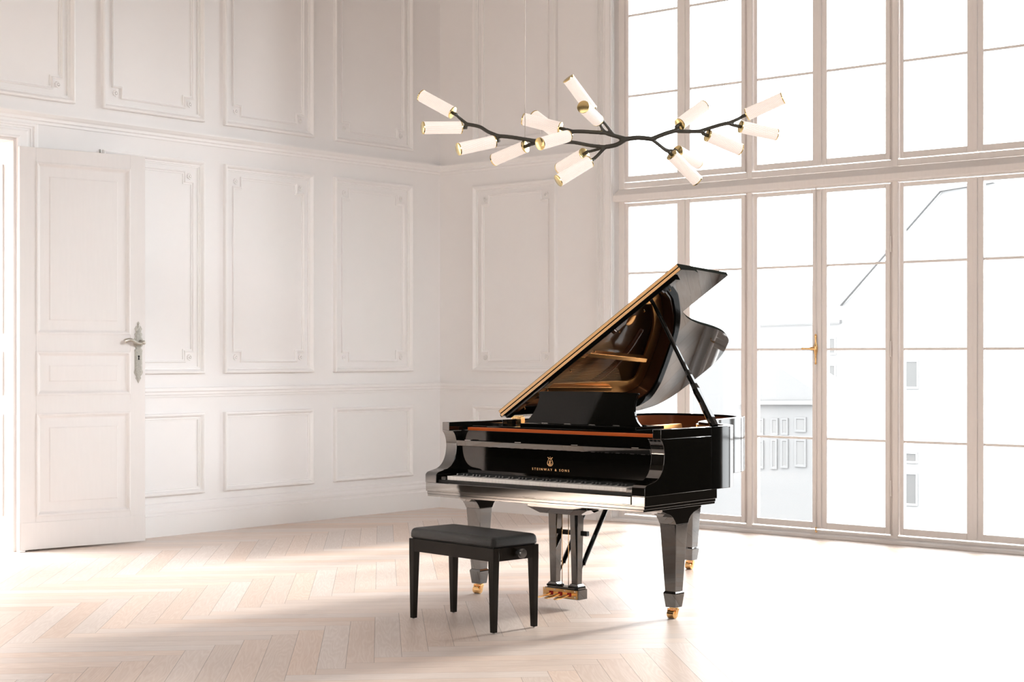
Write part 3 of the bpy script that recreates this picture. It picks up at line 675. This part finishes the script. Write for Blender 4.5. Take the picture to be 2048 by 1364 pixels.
runs = [([J0,P(1277,275.5),J1],0.0148),([J0,P(1222,269.5),J2],0.0133),([J2,P(1190,264.5),P(1165,263),J3],0.0125),([J2,P(1204,256),inner[8]],0.0103),([P(1228,271),P(1212,250),P(1196,231),inner[7]],0.0095),
 ([J3,P(1133,259),inner[4]],0.0110),([J3,P(1139,269),inner[6]],0.0103),([J3,P(1132,266,.03),inner[5]],0.0095),
 ([J0,P(1233,289.5),J4],0.0141),([J4,P(1181,291),P(1145,284.6),P(1110,285),J10],0.0118),([J10,P(1049,278.5),P(1020,274),J5],0.0125),([J5,P(977,264),P(959,253.5),J6],0.0118),([J6,P(919,236),inner[0]],0.0099),([J6,P(930,252),inner[1]],0.0099),
 ([J5,P(994,278),inner[2]],0.0106),([J10,P(1066,288),inner[3]],0.0103),([J4,P(1197,309),inner[10]],0.0110),([J4,P(1190,299,.03),inner[9]],0.0095),
 ([J1,P(1330,267.5),J7],0.0141),([J7,P(1356,255),inner[11]],0.0110),([J7,P(1378,263),J8],0.0125),([J8,P(1436,251),J9],0.0125),([J9,P(1474,239),inner[12]],0.0110),([J9,P(1468,251),inner[13]],0.0103),([J8,P(1407,267),inner[14]],0.0103),
 ([J1,P(1319,290.5),P(1332,301),inner[16]],0.0110),([J1,P(1322,290,.04),P(1340,298,.06),inner[15]],0.0087)]
bmx = MB()
for pts, rad in runs:
    c = catmull(pts, 7); bmx.tube(c, rad, 12)
    for e_ in (pts[0], pts[-1]): bmx.lathe(Vector(e_)-Vector((0,0,rad)), (0,0,1), [(rad*.05,0),(rad*.7,.3*rad),(rad,rad),(rad*.7,1.7*rad),(rad*.05,2*rad)], 12)
bo = bmx.build('branch', M_lamparm, chand, smooth=True)
rm = bo.modifiers.new('remesh', 'REMESH'); rm.mode = 'VOXEL'; rm.voxel_size = .0042; rm.use_smooth_shade = True
smo = bo.modifiers.new('smooth', 'SMOOTH'); smo.iterations = 9; smo.factor = .5
for cxp, cyp in ((1050,277),(1450,247)):
    a = P(cxp, cyp); MB().tube([a, Vector((a.x,a.y,CEIL-ch_o.z))], .0026, 8).build('cable', M_cable, chand, smooth=True)
    MB().lathe((a.x,a.y,CEIL-ch_o.z), (0,0,-1), [(.05,0),(.05,.02),(.012,.03)], 24).build('ceiling_rose', M_lamparm, chand, auto=30)

# ------------------------------------------------------------------ outside: street and houses across it
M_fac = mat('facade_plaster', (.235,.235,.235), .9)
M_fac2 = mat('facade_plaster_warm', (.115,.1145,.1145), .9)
M_fwin = mat('far_window', (.12,.119,.118), .9, spec=.1)
M_froof = bumpy(mat('roof_tiles', (.135,.134,.134), .9), (3,3,30), .1, .02, 2, coltint=.06)
M_street = mat('street_paving', (.13,.13,.13), .9)
GZ = -9.0
MB().box(.5, 90, -60, 80, GZ-.2, GZ).build('street', M_street, kind=S)
def on_x(x, y, X):
    l = (x-1024)/3193; v = -(y-712.5)/3193; r = FW+RT*l; t = (X-CAM.x)/r.x
    return CAM.y+t*r.y, CAM.z+t*v
def house(name, label, X, depth, rects_px, outline, roofs, fac):
    h = empty(name, (X, on_x(outline[0][0], 700, X)[0], GZ), 0, label, 'building')
    oy, oz = h.location.y, h.location.z
    P2 = lambda p: (on_x(p[0], p[1], X)[0]-oy, on_x(p[0], p[1], X)[1]-oz)
    pts = [P2(p) for p in outline]
    poly = [(pts[0][0], 0)] + pts + [(pts[-1][0], 0)]
    MB().prism(poly, 'x', 0, depth).build('wall', fac, h)
    for (x0, y0, x1, y1) in rects_px:
        a, b_ = P2((x0,y0)), P2((x1,y1))
        f = MB().moulding([(a[0],b_[1]),(b_[0],b_[1]),(b_[0],a[1]),(a[0],a[1])], [(-.03,0),(-.03,.04),(.02,.04),(.05,.0)], lambda u, v, hh: (-hh, u, v)).build('window', fac, h)
        MB().box(-.02, .0, a[0], b_[0], b_[1], a[1]).build('pane', M_fwin, f)
    for rp in roofs:
        m = MB(); a, b_ = P2(rp[0]), P2(rp[1]); 
        m.loft([[(-.16,a[0],a[1]),(-.16,a[0],a[1]+.10),(-.0,a[0],a[1]+.10),(-.0,a[0],a[1])],[(-.16,b_[0],b_[1]),(-.16,b_[0],b_[1]+.10),(0,b_[0],b_[1]+.10),(0,b_[0],b_[1])]])
        m.build('eaves', M_froof, h)
    return h
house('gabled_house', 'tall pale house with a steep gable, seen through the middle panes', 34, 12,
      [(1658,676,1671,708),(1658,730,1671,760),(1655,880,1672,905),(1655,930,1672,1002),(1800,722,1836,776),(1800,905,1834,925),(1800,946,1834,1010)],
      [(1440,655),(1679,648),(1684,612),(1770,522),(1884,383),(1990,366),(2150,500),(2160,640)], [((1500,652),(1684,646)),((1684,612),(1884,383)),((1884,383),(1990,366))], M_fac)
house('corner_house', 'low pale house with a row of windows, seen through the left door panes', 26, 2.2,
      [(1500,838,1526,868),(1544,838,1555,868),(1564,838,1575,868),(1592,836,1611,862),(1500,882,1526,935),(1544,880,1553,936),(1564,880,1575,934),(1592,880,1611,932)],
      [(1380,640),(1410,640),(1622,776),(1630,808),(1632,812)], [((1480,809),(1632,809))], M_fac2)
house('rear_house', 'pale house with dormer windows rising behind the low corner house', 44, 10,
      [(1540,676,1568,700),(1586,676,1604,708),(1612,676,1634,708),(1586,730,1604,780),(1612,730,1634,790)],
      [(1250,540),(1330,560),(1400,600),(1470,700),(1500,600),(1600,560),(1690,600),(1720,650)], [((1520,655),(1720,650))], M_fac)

# ------------------------------------------------------------------ light, world, camera
W = bpy.data.worlds.new('sky'); scene.world = W; W.use_nodes = True
bg = W.node_tree.nodes['Background']; bg.inputs[0].default_value = (.95,.975,1,1); bg.inputs[1].default_value = 4.5
def area(name, loc, rot, sx, sy, power, col=(1,1,1), portal=False, spread=None):
    l = bpy.data.lights.new(name, 'AREA'); l.shape = 'RECTANGLE'; l.size = sx; l.size_y = sy; l.energy = power; l.color = col
    if portal: l.cycles.is_portal = True
    if spread: l.spread = spread
    o = bpy.data.objects.new(name, l); C.objects.link(o); o.location = loc; o.rotation_euler = rot; return o
yc, yw = (Y0+YE)/2, abs(YE-Y0)
area('window_portal', (.30, yc, WTOP/2), (0, R(90), 0), WTOP, yw, 1, portal=True)
hl = area('hall_lamp', (-6.2, 2.0, 4.6), (0, 0, 0), 2.4, 2.2, 220, (1,.985,.97))
area('added_near_fill', (-6.0, -13.9, 2.2), (R(90), 0, 0), 10, 3.8, 18, (.94,.97,1))  # added fill from behind the view, no fitting of the room
area('added_rear_fill', (-13.9, -7, 2.9), (0, R(-90), 0), 5.2, 12, 148, (1,.915,.835))  # added warm fill for the window wall, no fitting of the room
kl = area('added_key_fill', (-4.6, -13.6, 4.9), (0, 0, 0), 4.0, 1.6, 9.6, (.92,.965,1), spread=R(26))  # added beam that brightens the left wall, no fitting of the room
kl.rotation_euler = (Vector((-2.6,0,1.25))-Vector((-4.6,-13.6,4.9))).to_track_quat('-Z','Y').to_euler()
area('added_alcove_fill', (-10.9, -.8, 3.6), (0, 0, 0), 4.6, 1.3, 175, (1,.92,.84), spread=R(30))  # added light on unseen floor, brightens the key slip's reflection
sun = bpy.data.lights.new('sun', 'SUN'); sun.energy = 2.4; sun.angle = R(8); sun.color = (1,.93,.86)
so = bpy.data.objects.new('sun', sun); C.objects.link(so)
so.rotation_euler = Vector((-1,.12,-.40)).to_track_quat('-Z','Y').to_euler()

sun2 = bpy.data.lights.new('added_low_glow', 'SUN'); sun2.energy = 2.4; sun2.angle = R(38); sun2.color = (.975,.985,1)  # second soft sun added to brighten the left wall like low sky
so2 = bpy.data.objects.new('added_low_glow', sun2); C.objects.link(so2)
so2.rotation_euler = Vector((-.52,1,-.2)).to_track_quat('-Z','Y').to_euler()
cam = bpy.data.cameras.new('camera'); co = bpy.data.objects.new('camera', cam); C.objects.link(co); scene.camera = co
co.location = CAM; co.rotation_euler = (R(90), 0, A-R(90))
cam.sensor_width = 36; cam.lens = 3193/2048*36; cam.shift_y = (712.5-682)/2048; cam.clip_start = .05; cam.clip_end = 300
scene.view_settings.view_transform = 'Standard'; scene.view_settings.look = 'None'; scene.view_settings.exposure = 1.36
scene.cycles.max_bounces = 10; scene.cycles.diffuse_bounces = 6; scene.cycles.glossy_bounces = 5; scene.cycles.transparent_max_bounces = 12
scene.cycles.caustics_reflective = False; scene.cycles.sample_clamp_indirect = 8
